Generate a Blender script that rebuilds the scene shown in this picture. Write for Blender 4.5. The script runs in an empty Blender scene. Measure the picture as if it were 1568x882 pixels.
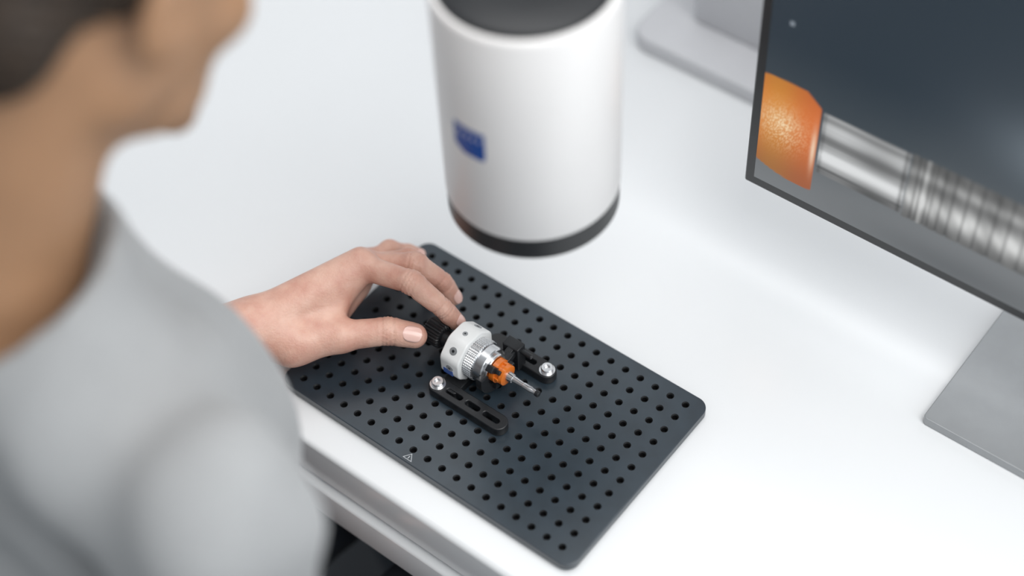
import bpy, bmesh, math, numpy as np
from mathutils import Vector, Matrix
scene=bpy.context.scene
try:
    scene.view_settings.view_transform='Standard'; scene.view_settings.look='None'
except Exception: pass
RNG=np.random.RandomState(3)
# ---------------------------------------------------------------- helpers
def link(o,parent=None):
    bpy.context.collection.objects.link(o)
    if parent: o.parent=parent
    return o
def empty(name,loc=(0,0,0)):
    o=bpy.data.objects.new(name,None); o.location=loc; o.empty_display_size=.05
    bpy.context.collection.objects.link(o); return o
def mat(name,col,rough=.5,metal=0.,spec=.5,noise=0.,nscale=20.,bump=0.,bscale=200.,bdist=.001,coat=0.,sss=0.,emis=0.,sheen=0.,col2=None):
    m=bpy.data.materials.new(name); m.use_nodes=True; nt=m.node_tree; b=nt.nodes['Principled BSDF']
    b.inputs['Base Color'].default_value=(*col,1); b.inputs['Roughness'].default_value=rough
    b.inputs['Metallic'].default_value=metal; b.inputs['Specular IOR Level'].default_value=spec
    if coat: b.inputs['Coat Weight'].default_value=coat; b.inputs['Coat Roughness'].default_value=.08
    if sheen: b.inputs['Sheen Weight'].default_value=sheen
    if sss:
        b.inputs['Subsurface Weight'].default_value=sss; b.inputs['Subsurface Radius'].default_value=(.008,.003,.0015); b.inputs['Subsurface Scale'].default_value=1.
    tc=nt.nodes.new('ShaderNodeTexCoord')
    if noise:
        n=nt.nodes.new('ShaderNodeTexNoise'); n.inputs['Scale'].default_value=nscale; n.inputs['Detail'].default_value=5
        nt.links.new(tc.outputs['Object'],n.inputs['Vector'])
        r=nt.nodes.new('ShaderNodeValToRGB'); r.color_ramp.elements[0].position=.3; r.color_ramp.elements[1].position=.7
        r.color_ramp.elements[0].color=(*[c*(1-noise) for c in (col2 or col)],1); r.color_ramp.elements[1].color=(*[min(1,c*(1+noise)) for c in col],1)
        nt.links.new(n.outputs['Fac'],r.inputs['Fac']); nt.links.new(r.outputs['Color'],b.inputs['Base Color'])
    if bump:
        n2=nt.nodes.new('ShaderNodeTexNoise'); n2.inputs['Scale'].default_value=bscale; n2.inputs['Detail'].default_value=6
        nt.links.new(tc.outputs['Object'],n2.inputs['Vector'])
        bp=nt.nodes.new('ShaderNodeBump'); bp.inputs['Strength'].default_value=bump; bp.inputs['Distance'].default_value=bdist
        nt.links.new(n2.outputs['Fac'],bp.inputs['Height']); nt.links.new(bp.outputs['Normal'],b.inputs['Normal'])
    return m
def mesh_obj(name,verts,faces,m=None,parent=None,smooth=False):
    me=bpy.data.meshes.new(name); me.from_pydata([tuple(v) for v in verts],[],[tuple(f) for f in faces]); me.update()
    if m: me.materials.append(m)
    if smooth: me.polygons.foreach_set('use_smooth',[True]*len(me.polygons))
    o=bpy.data.objects.new(name,me); return link(o,parent)
def autosmooth(o,ang=35):
    me=o.data; me.polygons.foreach_set('use_smooth',[True]*len(me.polygons))
    bm=bmesh.new(); bm.from_mesh(me)
    for e in bm.edges:
        if len(e.link_faces)==2 and e.calc_face_angle(0)>math.radians(ang): e.smooth=False
    bm.to_mesh(me); bm.free()
def box(name,lo,hi,m,parent=None,bev=0.,seg=3):
    bm=bmesh.new(); bmesh.ops.create_cube(bm,size=1.)
    for v in bm.verts: v.co=Vector([(lo[i]+hi[i])/2+v.co[i]*(hi[i]-lo[i]) for i in range(3)])
    if bev: bmesh.ops.bevel(bm,geom=bm.edges[:],offset=bev,segments=seg,affect='EDGES',profile=.5)
    me=bpy.data.meshes.new(name); bm.to_mesh(me); bm.free(); me.materials.append(m)
    o=bpy.data.objects.new(name,me); link(o,parent)
    if bev: autosmooth(o)
    return o
def lathe(name,prof,m,parent=None,seg=64,axis='Z',c=(0,0,0),smooth=True,ang=35):
    V=[];F=[]
    for (a,r) in prof:
        for k in range(seg):
            t=2*math.pi*k/seg; x,y=r*math.cos(t),r*math.sin(t)
            p=(x,y,a) if axis=='Z' else (a,x,y)
            V.append((p[0]+c[0],p[1]+c[1],p[2]+c[2]))
    for i in range(len(prof)-1):
        for k in range(seg):
            k2=(k+1)%seg; F.append((i*seg+k,i*seg+k2,(i+1)*seg+k2,(i+1)*seg+k))
    F.append(tuple(range(seg))[::-1]); F.append(tuple((len(prof)-1)*seg+k for k in range(seg)))
    o=mesh_obj(name,V,F,m,parent)
    if smooth: autosmooth(o,ang)
    return o
def rrect(x0,y0,x1,y1,r,n=8):
    P=[]
    for cx,cy,a0 in ((x1-r,y1-r,0),(x0+r,y1-r,90),(x0+r,y0+r,180),(x1-r,y0+r,270)):
        for k in range(n+1):
            a=math.radians(a0+90*k/n); P.append((cx+r*math.cos(a),cy+r*math.sin(a)))
    return P
def circ(cx,cy,r,n=24): return [(cx+r*math.cos(2*math.pi*k/n),cy+r*math.sin(2*math.pi*k/n)) for k in range(n)]
def plate2d(name,loops,z0,z1,bev,m,parent=None,matrix=None,ang=35):
    cu=bpy.data.curves.new(name,'CURVE'); cu.dimensions='2D'; cu.fill_mode='BOTH'
    cu.extrude=(z1-z0)/2-bev; cu.bevel_depth=bev; cu.bevel_resolution=2; cu.offset=-bev
    for L in loops:
        s=cu.splines.new('POLY'); s.points.add(len(L)-1); s.use_cyclic_u=True
        for i,(x,y) in enumerate(L): s.points[i].co=(x,y,0,1)
    t=bpy.data.objects.new('tmp',cu); bpy.context.collection.objects.link(t)
    me=bpy.data.meshes.new_from_object(t.evaluated_get(bpy.context.evaluated_depsgraph_get()))
    bpy.data.objects.remove(t); bpy.data.curves.remove(cu)
    M=Matrix.Translation((0,0,(z0+z1)/2))
    if matrix is not None: M=matrix@M
    me.transform(M); me.materials.clear(); me.materials.append(m); me.name=name
    o=bpy.data.objects.new(name,me); link(o,parent)
    autosmooth(o,ang); return o
# ---- implicit surface toolkit (smooth blended limbs)
def surface_nets(F,org,h):
    nx,ny,nz=F.shape
    acc=np.zeros((nx-1,ny-1,nz-1,3),np.float32); cnt=np.zeros((nx-1,ny-1,nz-1),np.float32)
    def sl(o): return F[o[0]:nx-1+o[0],o[1]:ny-1+o[1],o[2]:nz-1+o[2]]
    cs=[(i,j,k) for i in(0,1) for j in(0,1) for k in(0,1)]
    for a in cs:
        for ax in range(3):
            if a[ax]==0:
                b=list(a); b[ax]=1; va,vb=sl(a),sl(b); idx=np.nonzero((va<0)!=(vb<0))
                va=va[idx]; vb=vb[idx]; t=va/(va-vb)
                for d in range(3): acc[idx+(np.full(len(t),d),)]+= (a[d]+(t if d==ax else 0))
                cnt[idx]+=1
    ci=np.nonzero(cnt>0); idm=-np.ones(cnt.shape,np.int64); idm[ci]=np.arange(len(ci[0]))
    V=(acc[ci]/cnt[ci][:,None]+np.stack(ci,1))*h+np.array(org)
    S=F<0; Q=[]
    for ax in range(3):
        o1,o2=[(1,2),(2,0),(0,1)][ax]
        s0=[slice(1,F.shape[d]-1) for d in range(3)]; s0[ax]=slice(0,F.shape[ax]-1)
        s1=list(s0); s1[ax]=slice(1,F.shape[ax])
        A=S[tuple(s0)];B=S[tuple(s1)]
        for flip in (0,1):
            I=np.nonzero((A&~B) if not flip else (~A&B)); I=[I[d]+s0[d].start for d in range(3)]
            def g(d1,d2):
                J=[I[0].copy(),I[1].copy(),I[2].copy()]; J[o1]-=d1; J[o2]-=d2; return idm[tuple(J)]
            q=np.stack([g(1,1),g(0,1),g(0,0),g(1,0)],1)
            if flip: q=q[:,::-1]
            Q.append(q)
    Q=np.concatenate(Q); Q=Q[(Q>=0).all(1)]
    return V,Q
def sdf_obj(name,fn,lo,hi,h,m,parent=None,scale=1.,M=None,smooth_it=2):
    ax=[np.arange(lo[d],hi[d],h,dtype=np.float32) for d in range(3)]
    X,Y,Z=np.meshgrid(*ax,indexing='ij'); F=fn(np.stack([X,Y,Z],-1))
    V,Q=surface_nets(F,lo,h); V=V*scale
    me=bpy.data.meshes.new(name); me.vertices.add(len(V)); me.vertices.foreach_set('co',V.astype(np.float32).ravel())
    me.loops.add(Q.size); me.loops.foreach_set('vertex_index',Q.ravel().astype(np.int32))
    me.polygons.add(len(Q)); me.polygons.foreach_set('loop_start',np.arange(0,Q.size,4,dtype=np.int32))
    me.polygons.foreach_set('use_smooth',np.ones(len(Q),bool))
    me.update(calc_edges=True); me.validate()
    if M is not None: me.transform(M)
    me.materials.append(m)
    o=bpy.data.objects.new(name,me); link(o,parent)
    if smooth_it:
        s=o.modifiers.new('smooth','SMOOTH'); s.factor=.5; s.iterations=smooth_it
    return o
def rc(P,a,b,ra,rb):
    a=np.array(a,np.float32);b=np.array(b,np.float32);ab=b-a
    t=np.clip(((P-a)@ab)/(ab@ab),0,1)
    d=P-a-t[...,None]*ab
    return np.sqrt((d*d).sum(-1))-(ra+(rb-ra)*t)
def el(P,c,r,R=None):
    q=P-np.array(c,np.float32)
    if R is not None: q=q@np.array(R,np.float32)
    r=np.array(r,np.float32)
    k0=np.sqrt(((q/r)**2).sum(-1)); k1=np.sqrt(((q/(r*r))**2).sum(-1))+1e-9
    return k0*(k0-1)/k1
def su(a,b,k):
    h=np.clip(.5+.5*(b-a)/k,0,1); return b+(a-b)*h-k*h*(1-h)
def ss(a,b,k): # a minus b
    return -su(-a,b,k)
def si(a,b,k): return -su(-a,-b,k)

# ---------------------------------------------------------------- materials
M_desk=mat('desk_white_laminate',(.79,.80,.81),rough=.22,spec=.5,noise=.015,nscale=3)
M_white=mat('white_painted_shell',(.85,.83,.82),rough=.38,noise=.01)
M_oct=mat('white_enamel',(.86,.86,.85),rough=.3,noise=.02,nscale=100)
M_black=mat('black_plastic',(.012,.013,.015),rough=.38,bump=.1,bscale=900,bdist=.0003)
M_plate=mat('black_anodised_aluminium',(.022,.034,.046),rough=.30,spec=.8,noise=.15,nscale=60,bump=.12,bscale=1500,bdist=.0002)
M_hole=mat('threaded_hole_dark',(.003,.003,.004),rough=.6)
M_steel=mat('brushed_steel',(.78,.78,.79),rough=.24,metal=1.,noise=.05,nscale=200)
M_alu=mat('satin_aluminium',(.36,.37,.38),rough=.42,metal=.55,noise=.03,nscale=50)
M_grey=mat('light_grey_paint',(.62,.62,.64),rough=.5,noise=.02)
M_orange=mat('orange_polymer',(.74,.18,.018),rough=.25,coat=.4,noise=.06,nscale=150)
M_blue=mat('blue_label',(.004,.07,.34),rough=.4)
M_floor=mat('grey_floor',(.10,.105,.115),rough=.6,noise=.1,nscale=8)
M_wall=mat('wall_paint',(.80,.81,.82),rough=.9,noise=.02,nscale=5)
M_skin=mat('skin',(.67,.42,.33),rough=.42,spec=.45,noise=.06,nscale=60,bump=.42,bscale=520,bdist=.0010,sss=.12,col2=(.61,.31,.235))
M_skin_shaded=mat('shaded_skin',(.36,.20,.11),rough=.5,noise=.06,nscale=25,sss=.08)  # same skin as the hands, with shade on head and neck darkened into the colour
M_nail=mat('nail',(.82,.53,.46),rough=.28,coat=.35)
M_hair=mat('dark_brown_hair',(.026,.015,.008),rough=.6,noise=.5,nscale=90,bump=.5,bscale=150,bdist=.003)
M_knit=mat('grey_knit_sweater',(.30,.305,.31),rough=.95,noise=.10,nscale=12,bump=.5,bscale=260,bdist=.002,sheen=.2)
M_trou=mat('dark_trousers',(.02,.026,.036),rough=.9,noise=.2,nscale=60)
M_eye=mat('eye_white',(.8,.78,.75),rough=.2); M_iris=mat('iris',(.05,.03,.02),rough=.2)

# ---------------------------------------------------------------- room
box('floor',(-2.2,-1.9,-.05),(2.4,1.05,0),M_floor)
box('wall_back',(-2.2,1.0,0),(2.4,1.1,2.9),M_wall)
box('wall_left',(-2.3,-1.9,0),(-2.2,1.1,2.9),M_wall)

# ---------------------------------------------------------------- desk
desk=empty('desk',(0,0,0))
box('desktop',(-1.5,-.124,.70),(1.3,.88,.75),M_desk,desk,bev=.005,seg=4)
box('apron',(-1.49,-.130,.655),(1.29,.87,.6965),M_desk,desk,bev=.003)
for i,(x,y) in enumerate(((-1.4,.0),(1.2,.0),(-1.4,.78),(1.2,.78))):
    box('leg_%d'%(i+1),(x-.03,y-.03,0),(x+.03,y+.03,.653),M_alu,desk,bev=.004)
box('under_beam',(-1.37,.36,.60),(1.17,.42,.656),M_black,desk,bev=.003)

# ---------------------------------------------------------------- perforated plate
plate=empty('perforated_mounting_plate')
PW=.095
po=plate2d('plate_body',[rrect(-.15,-PW,.15,PW,.011,10)],.752,.760,.0009,M_plate,plate)
po.data.materials.append(M_hole)
bm=bmesh.new()
for i in range(19):
    for j in range(12):
        x=-.1335+.267*i/18; y=-.0825+.165*j/11
        rings=[(.7612,.0037),(.7600,.0032),(.7589,.0024),(.7535,.0024)]
        vs=[[bm.verts.new((x+r*math.cos(2*math.pi*k/20),y+r*math.sin(2*math.pi*k/20),z)) for k in range(20)] for z,r in rings]
        for a in range(3):
            for k in range(20): bm.faces.new((vs[a][k],vs[a+1][k],vs[a+1][(k+1)%20],vs[a][(k+1)%20]))
        bm.faces.new(vs[0]); bm.faces.new(vs[-1][::-1])
bmesh.ops.recalc_face_normals(bm,faces=bm.faces[:])
cme=bpy.data.meshes.new('cut'); bm.to_mesh(cme); bm.free(); cme.materials.append(M_plate); cme.materials.append(M_hole)
for p in cme.polygons: p.material_index=1
co=bpy.data.objects.new('cut',cme); link(co)
md=po.modifiers.new('holes','BOOLEAN'); md.object=co; md.operation='DIFFERENCE'; md.solver='EXACT'
dg=bpy.context.evaluated_depsgraph_get(); nm=bpy.data.meshes.new_from_object(po.evaluated_get(dg))
po.modifiers.clear(); old=po.data; po.data=nm; bpy.data.objects.remove(co)
for p in po.data.polygons: p.use_smooth=False
for (x,y) in ((-.12,-.07),(.12,-.07),(-.12,.07),(.12,.07)):
    lathe('rubber_foot',[(.7500,.008),(.7522,.008)],M_black,plate,seg=24,c=(x,y,0))
tri=[(-.0175,-.0925),(-.0085,-.0925),(-.013,-.0860)]
def inset(P,s):
    cx=sum(p[0] for p in P)/3;cy=sum(p[1] for p in P)/3
    return [(cx+(x-cx)*s,cy+(y-cy)*s) for x,y in P]
M_print=mat('white_print',(.6,.62,.64),rough=.6)
def flatloop(name,outer,inner,z,m,parent):
    n=len(outer); V=[(x,y,z) for x,y in outer]+[(x,y,z) for x,y in inner]
    F=[(k,(k+1)%n,n+(k+1)%n,n+k) for k in range(n)]
    return mesh_obj(name,V,F,m,parent)
flatloop('warning_triangle',tri,inset(tri,.82),.7602,M_print,plate)
mesh_obj('warning_mark',[(-.0133,-.0915,.7602),(-.0127,-.0915,.7602),(-.0127,-.0888,.7602),(-.0133,-.0888,.7602)],[(0,1,2,3)],M_print,plate)

# ---------------------------------------------------------------- clamping fixture
OFX,OFY=.0035,-.0045
fx=empty('sample_clamping_fixture',(OFX,OFY,0))
AY,AZ=.010,.7858
def bar(name,x0,x1,yc,w,z0,z1,slots,holes=[]):
    L=[rrect(x0,yc-w/2,x1,yc+w/2,w/2-.0002,10)]
    for s in slots: L.append(rrect(s[0],yc-.0022,s[1],yc+.0022,.0021,6))
    return plate2d(name,L,z0,z1,.0008,M_black,fx)
bar('near_arm',-.047,.031,-.021,.0158,.7602,.7690,[(-.030,-.014),(-.010,.004),(.008,.024)])
bar('far_arm',-.036,.031,.043,.0158,.7602,.7690,[(-.020,-.006),(-.002,.012)])
plate2d('cross_bridge',[rrect(-.040,-.021,-.022,.043,.003)],.7602,.7680,.0006,M_black,fx)
box('upright_block',(-.040,AY-.013,.766),(-.024,AY+.013,.775),M_black,fx,bev=.001)
def screw(name,x,y):
    lathe(name,[(.769,.0052),(.7725,.0052),(.7733,.0046),(.7733,.0026),(.7712,.0024)],M_steel,fx,seg=32,c=(x,y,0))
    lathe(name+'_washer',[(.7688,.0066),(.7697,.0066)],M_steel,fx,seg=32,c=(x,y,0))
screw('cap_screw_near',-.0395,-.021); screw('cap_screw_far',.0235,.043)
V=[];F=[];prof=[(-.0735,.0080),(-.0732,.0100),(-.0720,.0112),(-.0575,.0112),(-.0563,.0100),(-.0555,.0080)]
seg=72
for i,(a,r) in enumerate(prof):
    for k in range(seg):
        t=2*math.pi*k/seg; rr=r-(.0009 if (k%3==0 and 1<=i<=4) else 0)
        V.append((a,AY+rr*math.cos(t),AZ+rr*math.sin(t)))
for i in range(len(prof)-1):
    for k in range(seg): F.append((i*seg+k,i*seg+(k+1)%seg,(i+1)*seg+(k+1)%seg,(i+1)*seg+k))
F.append(tuple(range(seg))[::-1]);F.append(tuple((len(prof)-1)*seg+k for k in range(seg)))
mesh_obj('knurled_knob',V,F,M_black,fx)
lathe('knob_shaft',[(-.058,.0070),(-.050,.0070),(-.0495,.0095),(-.046,.0120),(-.040,.0125)],M_black,fx,axis='X',c=(0,AY,AZ),seg=48)
MYZ=Matrix(((0,0,1,0),(1,0,0,AY),(0,1,0,AZ),(0,0,0,1)))
R8=.0240
octo=[]
ap=R8*math.cos(math.radians(22.5)); cr=.010
ri=(ap-cr)/math.cos(math.radians(22.5))
for k in range(8):
    a=math.radians(22.5+45*k)
    for s in range(-4,5):
        b=a+math.radians(22.5)*s/4
        octo.append((ri*math.cos(a)+cr*math.cos(b),ri*math.sin(a)+cr*math.sin(b)))
plate2d('white_octagonal_body',[octo,circ(0,0,.0125,48)],-.0430,-.0240,.0014,M_oct,fx,MYZ,ang=50)
lathe('body_core',[(-.0425,.0126),(-.0245,.0126)],M_steel,fx,axis='X',c=(0,AY,AZ),seg=48)
for ang,xx in ((90,-.033),(135,-.033),(180,-.033),(45,-.033)):
    a=math.radians(ang); d=Vector((0,math.cos(a),math.sin(a))); apo=ap
    T=Matrix.Translation(Vector((xx,AY,AZ))+d*apo)@d.to_track_quat('Z','Y').to_matrix().to_4x4()
    r_=.0034 if ang!=90 else .0022
    o=lathe('set_screw_%d'%ang,[(-.001,r_),(.0003,r_),(.0004,r_*.85)],M_alu,fx,seg=24); o.data.transform(T)
    o=lathe('set_screw_socket_%d'%ang,[(.0003,r_*.4),(.0005,r_*.4)],M_black,fx,seg=6); o.data.transform(T)
box('blue_tag',(-.0395,AY-ap-.0004,AZ-.0085),(-.0300,AY-ap+.003,AZ-.0030),M_blue,fx)
V=[];F=[];seg=144;rows=13
for i in range(rows):
    xx=-.0245+.0100*i/(rows-1)
    for k in range(seg):
        t=2*math.pi*k/seg
        u1=(k/3.+i*.5)%1;u2=(k/3.-i*.5)%1
        g=max(0,(abs(u1-.5)+abs(u2-.5))-.35)
        r=.0176+.0009*g*(1 if 0<i<rows-1 else 0)- (.0008 if i in(0,rows-1) else 0)
        V.append((xx,AY+r*math.cos(t),AZ+r*math.sin(t)))
for i in range(rows-1):
    for k in range(seg): F.append((i*seg+k,i*seg+(k+1)%seg,(i+1)*seg+(k+1)%seg,(i+1)*seg+k))
F.append(tuple(range(seg))[::-1]);F.append(tuple((rows-1)*seg+k for k in range(seg)))
mesh_obj('knurled_ring',V,F,M_steel,fx)
lathe('chuck_body',[(-.0147,.0150),(-.0135,.0162),(-.0070,.0162),(-.0060,.0152),(-.0060,.0130),(-.0035,.0130),(-.0028,.0122),(-.0028,.006)],M_steel,fx,axis='X',c=(0,AY,AZ),seg=72)
for k,ang in enumerate((10,130,250)):
    o=box('jaw_%d'%(k+1),(-.0034,.0065,-.0028),(.0030,.0170,.0028),M_black,None,bev=.0006)
    o.data.transform(Matrix.Translation((0,AY,AZ))@Matrix.Rotation(math.radians(ang),4,'X')); o.parent=fx
    o=box('jaw_tip_%d'%(k+1),(.0025,.0085,-.0018),(.0075,.0118,.0018),M_black,None,bev=.0006)
    o.data.transform(Matrix.Translation((0,AY,AZ))@Matrix.Rotation(math.radians(ang),4,'X')); o.parent=fx
half=[(.0215*math.cos(math.radians(a)),.0215*math.sin(math.radians(a))) for a in range(165,376,6)]+[(.0125*math.cos(math.radians(a)),.0125*math.sin(math.radians(a))) for a in range(375,164,-6)]
plate2d('clamp_cradle',[half],-.0065,-.0005,.0005,M_black,fx,MYZ)
box('stop_block',(-.012,AY+.020,.766),(.004,AY+.030,.7925),M_black,fx,bev=.001)
box('stop_link',(-.006,AY+.012,.783),(.0015,AY+.022,.7895),M_black,fx,bev=.001)
lathe('stop_screw',[(-.001,.0022),(.010,.0022),(.0105,.0018)],M_black,fx,axis='X',c=(.004,AY+.025,.7875),seg=20)
lathe('orange_collar',[(-.0026,.0088),(-.0022,.0104),(.0024,.0104),(.0028,.0080),(.0062,.0078),(.0064,.0092),(.0095,.0090),(.0100,.0080),(.0100,.0045),(.0092,.0040)],M_orange,fx,axis='X',c=(0,AY,AZ),seg=48)
for ang in (60,180,300):
    o=box('orange_rib_%d'%ang,(.0022,.0070,-.0018),(.0066,.0096,.0018),M_orange,None,bev=.0004)
    o.data.transform(Matrix.Translation((0,AY,AZ))@Matrix.Rotation(math.radians(ang),4,'X')); o.parent=fx
lathe('probe_pin',[(.0085,.0046),(.0150,.0038),(.0155,.0030),(.0250,.0022),(.0255,.0026),(.0330,.0026),(.0340,.0022),(.0375,.0020)],M_steel,fx,axis='X',c=(0,AY,AZ),seg=36)
lathe('probe_tip',[(.0375,.0020),(.0378,.0027),(.0405,.0027),(.0412,.0018)],M_black,fx,axis='X',c=(0,AY,AZ),seg=30)

# ---------------------------------------------------------------- microscope: head hanging over the plate on a rear stand
mic=empty('digital_microscope',(0,0,0))
cx,cy,ZB,ZT,HR=.0045,.0575,.9492,1.1557,.0645
lathe('lens_ring_black',[(ZB+.004,.030),(ZB+.004,.056),(ZB,.058),(ZB,.0628),(ZB+.0008,.0640),(ZB+.0185,.0640),(ZB+.0195,.0632)],M_black,mic,seg=96,c=(cx,cy,0))
lathe('lens_barrel',[(ZB-.006,.020),(ZB-.006,.027),(ZB+.006,.030)],M_black,mic,seg=64,c=(cx,cy,0))
lathe('body_shell',[(ZB+.0188,.0628),(ZB+.0196,.0640),(ZB+.0208,.0645),(ZT-.0030,.0645),(ZT-.0010,.0638),(ZT,.0626),(ZT,.0606),(ZT-.003,.0600)],M_white,mic,seg=96,c=(cx,cy,0))
lathe('top_cap',[(ZT-.005,.0601),(ZT+.0008,.0600),(ZT+.0030,.0590),(ZT+.0045,.0560),(ZT+.0050,.030)],M_black,mic,seg=96,c=(cx,cy,0))
def cyl_patch(name,a0,a1,z0,z1,R,m,skew=0,n=12):
    V=[];F=[]
    for i in range(n+1):
        for j in (0,1):
            a=math.radians(a0+(a1-a0)*i/n)+(skew if j else 0); z=z1 if j else z0
            V.append((cx+R*math.cos(a),cy+R*math.sin(a),z))
    for i in range(n): F.append((2*i,2*i+2,2*i+3,2*i+1))
    return mesh_obj(name,V,F,m,mic)
z0=ZB+.0985
cyl_patch('blue_logo',-104.5,-80,z0,z0+.0205,HR+.0002,M_blue)
for k in range(7):
    cyl_patch('blue_logo_foot_%d'%k,-104.5+k*1.2,-80-k*.2,z0-.00075*(k+1),z0-.00075*k,HR+.0002,M_blue)
for k in range(5):
    cyl_patch('logo_letter_%d'%k,-102+k*4.3,-102+k*4.3+1.3,z0+.0115,z0+.0145,HR+.0003,M_white)
plate2d('stand_foot',[rrect(-.160,.413,.16,.74,.022)],.7502,.768,.003,M_grey,mic)
box('stand_column',(-.118,.462,.767),(.12,.66,1.215),M_grey,mic,bev=.006)
box('stand_arm',(-.032,.085,1.158),(.041,.47,1.205),M_grey,mic,bev=.006)
box('column_cover',(-.124,.454,1.213),(.126,.668,1.238),M_white,mic,bev=.006)

# ---------------------------------------------------------------- monitor
mon=empty('desktop_monitor')
MX0,MX1,MZ0,MZ1,MY=.079,.741,.855,1.238,.240
box('housing',(MX0,MY,MZ0),(MX1,MY+.014,MZ1),M_black,mon,bev=.002)
box('rear_hub',(.31,MY+.013,.93),(.51,MY+.045,1.15),M_black,mon,bev=.01)
NX,NZ=440,260
SX0,SX1,SZ0,SZ1=MX0+.009,MX1-.009,MZ0+.010,MZ1-.009
zs=np.linspace(SZ0,SZ1,NZ)
xs=SX0+(SX1-SX0)*np.linspace(0,1,NX)**1.35
X,Z=np.meshgrid(xs,zs,indexing='ij')
def sm(a,b,v): t=np.clip((v-a)/(b-a),0,1); return t*t*(3-2*t)
def srgb(c): c=np.array(c)/255.; return np.where(c<=.04045,c/12.92,((c+.055)/1.055)**2.4)
top=srgb((36,50,62)); bot=srgb((116,120,123)); mid=srgb((58,68,76))
t=sm(.862,.965,Z-.12*(X-.09))[...,None]
col=bot*(1-t)+mid*t
t2=sm(.95,1.03,Z)[...,None]; col=col*(1-t2)+top*t2
bl=np.exp(-(((X-.335)/.05)**2+((Z-1.02)/.03)**2))[...,None]; col=col*(1-.6*bl)+srgb((135,148,158))*.6*bl
dk=np.exp(-(((X-.27)/.09)**2+((Z-.872)/.02)**2))[...,None]; col=col*(1-.5*dk)+srgb((46,52,58))*.5*dk
def blend(mask,c):
    global col; col=col*(1-mask[...,None])+c*mask[...,None]
zc=.936
rings=[.224,.2285,.235,.2385,.246,.2545,.2655,.2765,.289,.300,.313,.326]
gro=np.zeros_like(X)
for rx in rings: gro+=np.exp(-((X-rx)/.0011)**2)
for rx in np.arange(.34,.73,.0125): gro+=np.exp(-((X-rx)/.0011)**2)
gro=np.clip(gro,0,1)
m=sm(.2165,.2185,X)*sm(.0,.0014,(.0345-.0012*gro)-np.abs(Z-zc))
ph=(Z-zc)/.034
shade=.14+.72*np.exp(-((ph+.30)/.33)**2)+.28*np.exp(-((ph-.50)/.16)**2)
patch=1+.18*np.sin(X*170)+.10*np.sin(X*431+Z*300)
shade=shade*(1-.55*gro)*patch+.25*np.exp(-((X-.231)/.0015)**2)
blend(m,np.clip(shade,0.02,1.)[...,None]*srgb((222,223,222)))
m=sm(.141,.1425,X)*(1-sm(.2155,.217,X))*sm(0,.0012,.0325-np.abs(Z-zc))
ph=(Z-zc)/.0325
nz=np.repeat(RNG.rand(1,NZ//2),2,axis=1)*.28
shade=.14+.85*np.exp(-((ph+.38)/.26)**2)+.38*np.exp(-((ph-.55)/.20)**2)+.25*np.exp(-((ph-.9)/.07)**2)-.1*np.exp(-((ph+.9)/.2)**2)+nz*(.6+.4*np.sin(X*90))
shade=shade*(1-.6*np.exp(-((X-.2135)/.0016)**2))*(1-.35*np.exp(-((X-.1435)/.0015)**2))
blend(m,np.clip(shade,0.03,1.)[...,None]*srgb((232,234,235)))
zt=.982-.0003*((X-.110)/.01)**2-.9*np.clip(X-.126,0,1)*.75; zb=.879+.0006*((X-.125)/.01)**2
m=(1-sm(.1385,.140,X))*sm(0,.0012,zt-Z)*sm(0,.0012,Z-zb)
sp=RNG.rand(NX,NZ)
oc=np.stack([np.full(X.shape,.74),.175+.10*np.exp(-((X-.10)/.02)**2),np.full(X.shape,.035)],-1)
oc=oc*(.50+.5*sm(.88,.94,Z)*(1-.45*sm(.95,.985,Z)))[...,None]
blend(m,oc)
g=np.exp(-(((X-.108)/.018)**2+((Z-.935)/.018)**2))*(sp>.6)*.75+.25*np.exp(-(((X-.105)/.016)**2+((Z-.937)/.014)**2))
blend(m*g,srgb((255,225,180)))
g=np.exp(-(((X-.1365)/.002)**2+((Z-.925)/.018)**2)); blend(m*g*.8,srgb((255,230,200)))
g=((X-SX0-.018)**2+(Z-1.038)**2<.0022**2)*.8; blend(g,srgb((150,160,170)))
verts=np.stack([X.ravel(),np.full(X.size,MY-.0004),Z.ravel()],1)
ii,jj=np.meshgrid(np.arange(NX-1),np.arange(NZ-1),indexing='ij')
q=np.stack([ii*NZ+jj,(ii+1)*NZ+jj,(ii+1)*NZ+jj+1,ii*NZ+jj+1],-1).reshape(-1,4)
me=bpy.data.meshes.new('display_panel'); me.from_pydata(verts.tolist(),[],q.tolist()); me.update()
ca=me.color_attributes.new('img','FLOAT_COLOR','POINT')
ca.data.foreach_set('color',np.concatenate([np.clip(col,0,1),np.ones(X.shape+(1,))],-1).reshape(-1).astype(np.float32))
ms=bpy.data.materials.new('display_image'); ms.use_nodes=True; nt=ms.node_tree; b=nt.nodes['Principled BSDF']
at=nt.nodes.new('ShaderNodeVertexColor'); at.layer_name='img'
b.inputs['Base Color'].default_value=(.01,.01,.01,1); b.inputs['Roughness'].default_value=.35
nt.links.new(at.outputs['Color'],b.inputs['Emission Color']); b.inputs['Emission Strength'].default_value=.85
me.materials.append(ms); link(bpy.data.objects.new('display_panel',me),mon)
plate2d('stand_base',[rrect(.291,.186,.531,.385,.004)],.7502,.7585,.0008,M_alu,mon)
box('stand_neck',(.375,.300,.757),(.447,.318,1.10),M_alu,mon,bev=.003)
box('stand_joint',(.385,.27,1.02),(.437,.305,1.08),M_black,mon,bev=.004)

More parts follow.
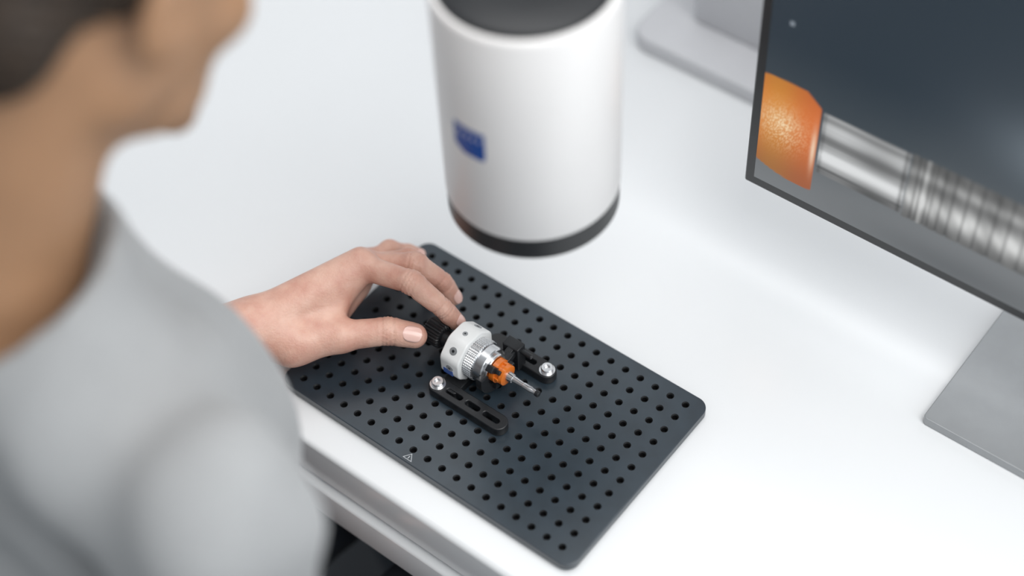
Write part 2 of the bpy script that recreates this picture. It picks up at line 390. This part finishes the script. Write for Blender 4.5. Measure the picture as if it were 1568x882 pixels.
# ---------------------------------------------------------------- woman
wo=empty('seated_woman')
HO=np.array((3.5,-4.5,0.))
fing={'index':[((-134,2,829),12.2),((-86,9,836),10),((-62,17,813),8.8),((-56,23.5,794),7.8)],
 'middle':[((-143,11,815),12.2),((-103,32,825),10),((-84,43,805),8.8),((-78,46,787),7.8)],
 'ring':[((-151,20,801),11.5),((-122,44,806),9.4),((-112,52,788),8.2),((-108,50,773),7.2)],
 'pinky':[((-160,29,789),11),((-152,52,790),8.4),((-144,66,780),7.2),((-140,73,773),6.4)]}
thumb=[((-146,-75,799),17.5),((-117,-48,801),14),((-89,-21,801),11.8),((-71,-9.5,797),10.4)]
for k_ in fing: fing[k_]=[(tuple(np.array(p)+HO),r) for p,r in fing[k_]]
thumb=[(tuple(np.array(p)+HO),r) for p,r in thumb]
lat=np.array((-.435,.465,-.74)); lat/=np.linalg.norm(lat)
W=np.array((-180.,-83.,801.))+HO; D0=np.array((-.40,-.87,.18)); D0/=np.linalg.norm(D0)
AYm=AY*1000-4.5; AZm=AZ*1000
def hand_f(P):
    P=P.astype(np.float32)
    d=None
    for s,r0,r1 in ((-11,22.5,28),(11,22.5,28)):
        a=W+lat*s; b=W+D0*230+lat*s*1.3
        q=rc(P,a,b,r0,r1+10); d=q if d is None else su(d,q,12)
    starts=[-16,-6,6,15]
    for (n,j),s in zip(fing.items(),starts):
        a=W+lat*s; q=rc(P,a,j[0][0],18,j[0][1]+2.2); d=su(d,q,10)
    q=rc(P,thumb[0][0],thumb[1][0],thumb[0][1],thumb[1][1]); d=su(d,q,12)
    d=su(d,rc(P,W-lat*10,thumb[0][0],20,17.5),14)
    o=HO
    d=su(d,rc(P,np.array((-134,-50,804))+o,np.array((-140,-12,818))+o,12,11),12)
    d=su(d,rc(P,np.array((-144,-42,790))+o,np.array((-146,0,795))+o,15,12),14)
    fd=None
    for n,j in fing.items():
        c=None
        for k in range(3):
            q=rc(P,j[k][0],j[k+1][0],j[k][1]-(1.4 if k==0 else 0),j[k+1][1]-(.5 if k<2 else 0))
            c=q if c is None else su(c,q,2.5)
        kn=rc(P,j[1][0],np.array(j[1][0])+.1,j[1][1]+.7,j[1][1]+.7); c=su(c,kn,3)
        fd=c if fd is None else su(fd,c,1.5)
    d=su(d,fd,5)
    c=su(rc(P,thumb[1][0],thumb[2][0],thumb[1][1]-1.5,thumb[2][1]-.6),rc(P,thumb[2][0],thumb[3][0],thumb[2][1],thumb[3][1]),4)
    d=su(d,c,5)
    def crease(d,dirn,ctr,off,dep,sg=13.,w=1.0):
        t=(P-np.array(ctr,np.float32))@dirn
        near=np.exp(-((P-np.array(ctr,np.float32))**2).sum(-1)/(2*sg**2))
        return d+dep*near*np.exp(-((t-off)/w)**2)
    for j,k in ((thumb,2),(fing['index'],1),(fing['index'],2),(fing['middle'],1),(fing['middle'],2)):
        dr=np.array(j[k+1][0],float)-np.array(j[k-1][0],float); dr/=np.linalg.norm(dr); dr=dr.astype(np.float32)
        for off in (-4.5,-1.5,1.5,4.5): d=crease(d,dr,j[k][0],off,1.9)
    for n,s in (('index',-8),('middle',-2)):
        d=su(d,rc(P,W+lat*s+np.array((-8,0,16.)),np.array(fing[n][0][0])+np.array((-3,0,6.5)),3.5,8.),7)
    yc=AYm
    rk=np.sqrt((P[...,1]-yc)**2+(P[...,2]-AZm)**2)
    knob=np.maximum(rk-11.2,np.maximum(P[...,0]-(-55.5+3.5),(-73.5+3.5)-P[...,0]))
    body=np.maximum(rk-23.6,(-43+3.5)-P[...,0])
    d=np.maximum(d,-(knob-.15)); d=np.maximum(d,-(body-.15))
    d=np.maximum(d,-(P[...,2]-760.4))
    return d
sdf_obj('left_hand',hand_f,(-255,-200,745),(-30,92,876),1.3,M_skin,wo,scale=.001,smooth_it=1)
def nail(name,base,tip,nrm,r,L,Wd):
    b=Vector(base);t=Vector(tip);d=(t-b).normalized(); n=Vector(nrm); n=(n-d*n.dot(d)).normalized(); s=d.cross(n)
    V=[];F=[];A,B=12,10
    for i in range(A+1):
        for k in range(B+1):
            u=-1+2*i/A; v=-1+2*k/B
            w=math.sqrt(max(0,1-abs(u)**3.2))
            y=v*w*Wd/2; x=u*L/2
            h=math.sqrt(max(0.01,(r*1.04)**2-y*y)) - .35*max(0,u)**2*1.6+ .15
            p=t+d*(x-.12*L)+s*y+n*h
            V.append(p*.001)
    for i in range(A):
        for k in range(B): a=i*(B+1)+k; F.append((a,a+1,a+B+2,a+B+1))
    o=mesh_obj(name,V,F,M_nail,wo,smooth=True)
    sd=o.modifiers.new('th','SOLIDIFY'); sd.thickness=.0006; sd.offset=0
nail('thumb_nail',thumb[2][0],thumb[3][0],(.25,-.45,.85),10.4,16,13)
nail('index_nail',fing['index'][2][0],fing['index'][3][0],(.85,.1,.4),7.8,12,10)
nail('middle_nail',fing['middle'][2][0],fing['middle'][3][0],(.85,.1,.5),7.8,12,10)
nail('ring_nail',fing['ring'][2][0],fing['ring'][3][0],(.85,.3,.3),7.3,10,9)
nail('pinky_nail',fing['pinky'][2][0],fing['pinky'][3][0],(.5,-.1,.8),6.5,9,8)
# head + neck
HC=Vector((-.088,-.188,1.305)); pitch=math.radians(-32); yaw=math.radians(-8)
HM=Matrix.Translation(HC)@Matrix.Rotation(yaw,4,'Z')@Matrix.Rotation(pitch,4,'X')
HI=HM.inverted()
nb=HI@Vector((-.120,-.305,1.115)); nb2=HI@Vector((-.120,-.330,1.045))
def head_f(P):
    d=el(P,(0,-.015,.035),(.073,.092,.085))
    d=su(d,el(P,(0,.032,-.028),(.057,.060,.082)),.02)
    d=su(d,el(P,(0,.044,-.084),(.046,.046,.030)),.02)
    d=su(d,el(P,(0,.084,-.106),(.021,.015,.017)),.015)
    for s in(-1,1):
        d=su(d,el(P,(s*.036,.060,-.022),(.022,.022,.02)),.015)
        d=ss(d,el(P,(s*.030,.098,.010),(.016,.013,.010)),.012)
        d=su(d,el(P,(s*.077,-.005,-.008),(.007,.019,.030)),.006)
        d=ss(d,el(P,(s*.086,-.001,-.004),(.006,.010,.016)),.004)
        d=su(d,el(P,(s*.048,.005,-.065),(.014,.02,.022)),.02)
    d=su(d,rc(P,(0,.086,.012),(0,.108,-.022),.007,.0105),.010)
    for s in(-1,1): d=su(d,el(P,(s*.010,.100,-.027),(.007,.008,.006)),.005)
    d=su(d,el(P,(0,.086,.028),(.042,.010,.009)),.012)
    d=su(d,el(P,(0,.092,-.052),(.022,.008,.0055)),.006)
    d=su(d,el(P,(0,.090,-.063),(.019,.008,.006)),.006)
    d=su(d,rc(P,(0,-.030,-.045),tuple(nb),.054,.055),.02)
    d=su(d,rc(P,tuple(nb),tuple(nb2),.055,.085),.02)
    return d
sdf_obj('head_and_neck',head_f,(-.15,-.29,-.36),(.14,.14,.14),.0035,M_skin_shaded,wo,M=HM,smooth_it=2)
for s in(-1,1):
    for nme,r,off,m_ in (('eyeball',.0115,0,M_eye),('iris',.0055,.0070,M_iris)):
        bm=bmesh.new(); bmesh.ops.create_uvsphere(bm,u_segments=24,v_segments=16,radius=r)
        me=bpy.data.meshes.new(nme); bm.to_mesh(me); bm.free(); me.transform(HM@Matrix.Translation((s*.030,.078+off,.008))); me.materials.append(m_)
        for p in me.polygons: p.use_smooth=True
        link(bpy.data.objects.new('%s_%s'%(nme,'r' if s>0 else 'l'),me),wo)
def hair_f(P):
    d=el(P,(0,-.020,.042),(.081,.099,.090))
    d=su(d,el(P,(0,-.068,-.032),(.066,.040,.055)),.02)
    cut=P[...,1]*.86-P[...,2]*.5-.012
    d=si(d,cut,.008)
    ear=el(P,(.085,.010,-.02),(.03,.036,.040)); d=ss(d,ear,.006)
    ear=el(P,(-.085,.010,-.02),(.03,.036,.040)); d=ss(d,ear,.006)
    b=el(P,(0,-.135,.045),(.034,.030,.032)); d=su(d,b,.012)
    ang=np.arctan2(P[...,0],P[...,2]+.02)
    return d+.0012*np.sin(ang*46+P[...,1]*60)
sdf_obj('hair_bun',hair_f,(-.12,-.20,-.12),(.12,.12,.15),.003,M_hair,wo,M=HM,smooth_it=1)
# sweater
CX=-.104; DY=.012; DZ=.018
def sw_f(P):
    d=el(P,(CX,-.305+DY,.955+DZ),(.150,.100,.165))
    d=su(d,el(P,(CX,-.335,.77),(.130,.105,.18)),.06)
    d=su(d,el(P,(CX,-.375,.63),(.160,.130,.095)),.06)
    d=su(d,rc(P,(CX-.150,-.300+DY,1.060+DZ),(CX,-.325+DY,1.052+DZ),.052,.052),.05)
    d=su(d,rc(P,(CX,-.325+DY,1.050+DZ),(CX+.155,-.340+DY,1.045+DZ),.052,.054),.05)
    d=su(d,rc(P,(CX,-.335+DY,1.06+DZ),(CX-.005,-.310+DY,1.118+DZ),.085,.066),.04)
    d=su(d,rc(P,(CX-.14,-.29+DY,1.07+DZ),(CX-.03,-.28+DY,1.105+DZ),.045,.045),.03)
    for s in(-1,1): d=su(d,el(P,(CX+s*.065,-.240,.965),(.055,.042,.055)),.04)
    sh=(CX+.186,-.338+DY,1.035+DZ)
    d=su(d,rc(P,sh,(CX+.235,-.395,.81),.058,.046),.03)
    d=su(d,rc(P,(CX+.235,-.395,.81),(.03,-.285,.650),.043,.032),.015)
    e=W/1000+D0*.215
    d=su(d,rc(P,(CX-.172,-.305+DY,1.045+DZ),tuple(e),.056,.045),.03)
    c=W/1000+D0*.062
    d=su(d,rc(P,tuple(e),tuple(c),.044,.036),.015)
    n=.0055*np.sin(P[...,2]*45+P[...,0]*25+3*np.sin(P[...,0]*14))+.004*np.sin(P[...,0]*50+P[...,1]*38+2*np.sin(P[...,2]*20))
    d=d+n
    return ss(d,rc(P,(-.112,-.332,1.110),(-.100,-.290,1.22),.061,.085),.008)
sdf_obj('sweater',sw_f,(-.44,-.56,.50),(.22,-.11,1.24),.006,M_knit,wo,smooth_it=2)
def rh_f(P0):
    P=P0-np.array((-.03,-.055,-.004),np.float32)
    d=rc(P,(.060,-.245,.663),(.035,-.225,.652),.022,.022)
    d=su(d,el(P,(.005,-.195,.645),(.045,.035,.018)),.015)
    for k,(a,b,c) in enumerate((((-.015,-.170,.645),(-.040,-.140,.645),(-.052,-.125,.632)),((-.025,-.182,.645),(-.056,-.158,.645),(-.070,-.146,.632)),((-.030,-.196,.643),(-.060,-.180,.642),(-.074,-.170,.631)),((-.028,-.212,.640),(-.052,-.204,.638),(-.064,-.199,.630)))):
        d=su(d,su(rc(P,a,b,.0098,.0088),rc(P,b,c,.0085,.0072),.003),.005)
    d=su(d,su(rc(P,(.010,-.175,.645),(.004,-.140,.643),.012,.010),rc(P,(.004,-.140,.643),(-.008,-.118,.638),.0098,.008),.003),.008)
    return d
sdf_obj('right_hand',rh_f,(-.12,-.34,.60),(.07,-.15,.70),.0025,M_skin,wo,smooth_it=1)
LX=-.06
def tr_f(P):
    d=el(P,(CX,-.40,.565),(.165,.135,.090))
    for s in(-1,1):
        hp=(CX+s*.085,-.38,.555);kn=(LX+s*.10,.02,.555);an=(LX+s*.10,.06,.11)
        d=su(d,rc(P,hp,kn,.078,.060),.04)
        d=su(d,rc(P,kn,an,.058,.042),.02)
    d=d+.002*np.sin(P[...,1]*70+P[...,2]*30)
    return np.maximum(d,np.where(P[...,1]<-.2,.4735-P[...,2],-1))
sdf_obj('trousers',tr_f,(-.32,-.58,.06),(.16,.15,.68),.008,M_trou,wo,smooth_it=1)
def shoe_f(P):
    d=None
    for s in(-1,1):
        q=su(rc(P,(LX+s*.10,.045,.045),(LX+s*.105,.19,.032),.040,.030),rc(P,(LX+s*.10,.06,.06),(LX+s*.10,.06,.12),.040,.040),.03)
        d=q if d is None else np.minimum(d,q)
    return np.maximum(d,-(P[...,2]-.002))
sdf_obj('shoes',shoe_f,(-.26,-.03,-.01),(.12,.25,.18),.006,M_black,wo,smooth_it=1)
# stool
sl=empty('desk_stool')
lathe('seat',[(.42,.02),(.42,.17),(.432,.185),(.455,.188),(.467,.175),(.472,.02)],M_black,sl,seg=64,c=(CX,-.40,0))
lathe('gas_column',[(.09,.028),(.26,.028),(.26,.018),(.425,.018)],M_steel,sl,seg=32,c=(CX,-.40,0))
for k in range(5):
    a=2*math.pi*k/5+.3
    o=box('base_arm_%d'%k,(.0,-.018,.07),(.27,.018,.10),M_black,None,bev=.006); o.data.transform(Matrix.Translation((CX,-.40,0))@Matrix.Rotation(a,4,'Z')); o.parent=sl
    o=lathe('caster_%d'%k,[(-.012,.02),(-.010,.028),(.010,.028),(.012,.02)],M_black,sl,seg=24,axis='X'); o.data.transform(Matrix.Translation((CX+.265*math.cos(a),-.40+.265*math.sin(a),.029))@Matrix.Rotation(a+1.57,4,'Z'))
    o=lathe('caster_stem_%d'%k,[(.04,.008),(.075,.008)],M_steel,sl,seg=12,c=(CX+.262*math.cos(a),-.40+.262*math.sin(a),0))

# ---------------------------------------------------------------- lights
def area(name,loc,rot,sx,sy,power,col=(1,1,1)):
    l=bpy.data.lights.new(name,'AREA'); l.shape='RECTANGLE'; l.size=sx; l.size_y=sy; l.energy=power; l.color=col
    o=bpy.data.objects.new(name,l); o.location=loc; o.rotation_euler=rot; bpy.context.collection.objects.link(o); return o
area('ceiling_panel_light',(.3,.35,2.75),(0,0,0),2.4,1.0,20,(1,.99,.98))
area('front_fill_light',(1.0,-.35,2.55),(math.radians(-10),math.radians(20),0),1.2,1.2,22,(1,.99,.97))  # added fill so light reaches the fixture beneath the microscope head
area('side_fill_light',(2.2,.1,1.9),(0,math.radians(72),0),1.6,2.2,18,(.90,.96,1))  # added cool fill to shade the microscope cylinder; there is no window
w=bpy.data.worlds.new('World'); scene.world=w; w.use_nodes=True
w.node_tree.nodes['Background'].inputs[0].default_value=(.88,.945,1,1); w.node_tree.nodes['Background'].inputs[1].default_value=.50
# ---------------------------------------------------------------- camera
f,pt,yw,rl=2546.33,.87771,2.28040,-.05770
fw=Vector((math.cos(pt)*math.cos(yw),math.cos(pt)*math.sin(yw),-math.sin(pt))); r=Vector((math.sin(yw),-math.cos(yw),0)); u=r.cross(fw)
r2=r*math.cos(rl)+u*math.sin(rl); u2=-r*math.sin(rl)+u*math.cos(rl)
cd=bpy.data.cameras.new('camera'); co=bpy.data.objects.new('camera',cd); bpy.context.collection.objects.link(co)
Mx=Matrix((( r2.x,u2.x,-fw.x,.53876),(r2.y,u2.y,-fw.y,-.59545),(r2.z,u2.z,-fw.z,1.85684),(0,0,0,1)))
co.matrix_world=Mx; cd.sensor_width=36; cd.lens=36*f/1568; cd.clip_start=.02
cd.dof.use_dof=True; cd.dof.focus_distance=1.335; cd.dof.aperture_fstop=1.4
scene.camera=co
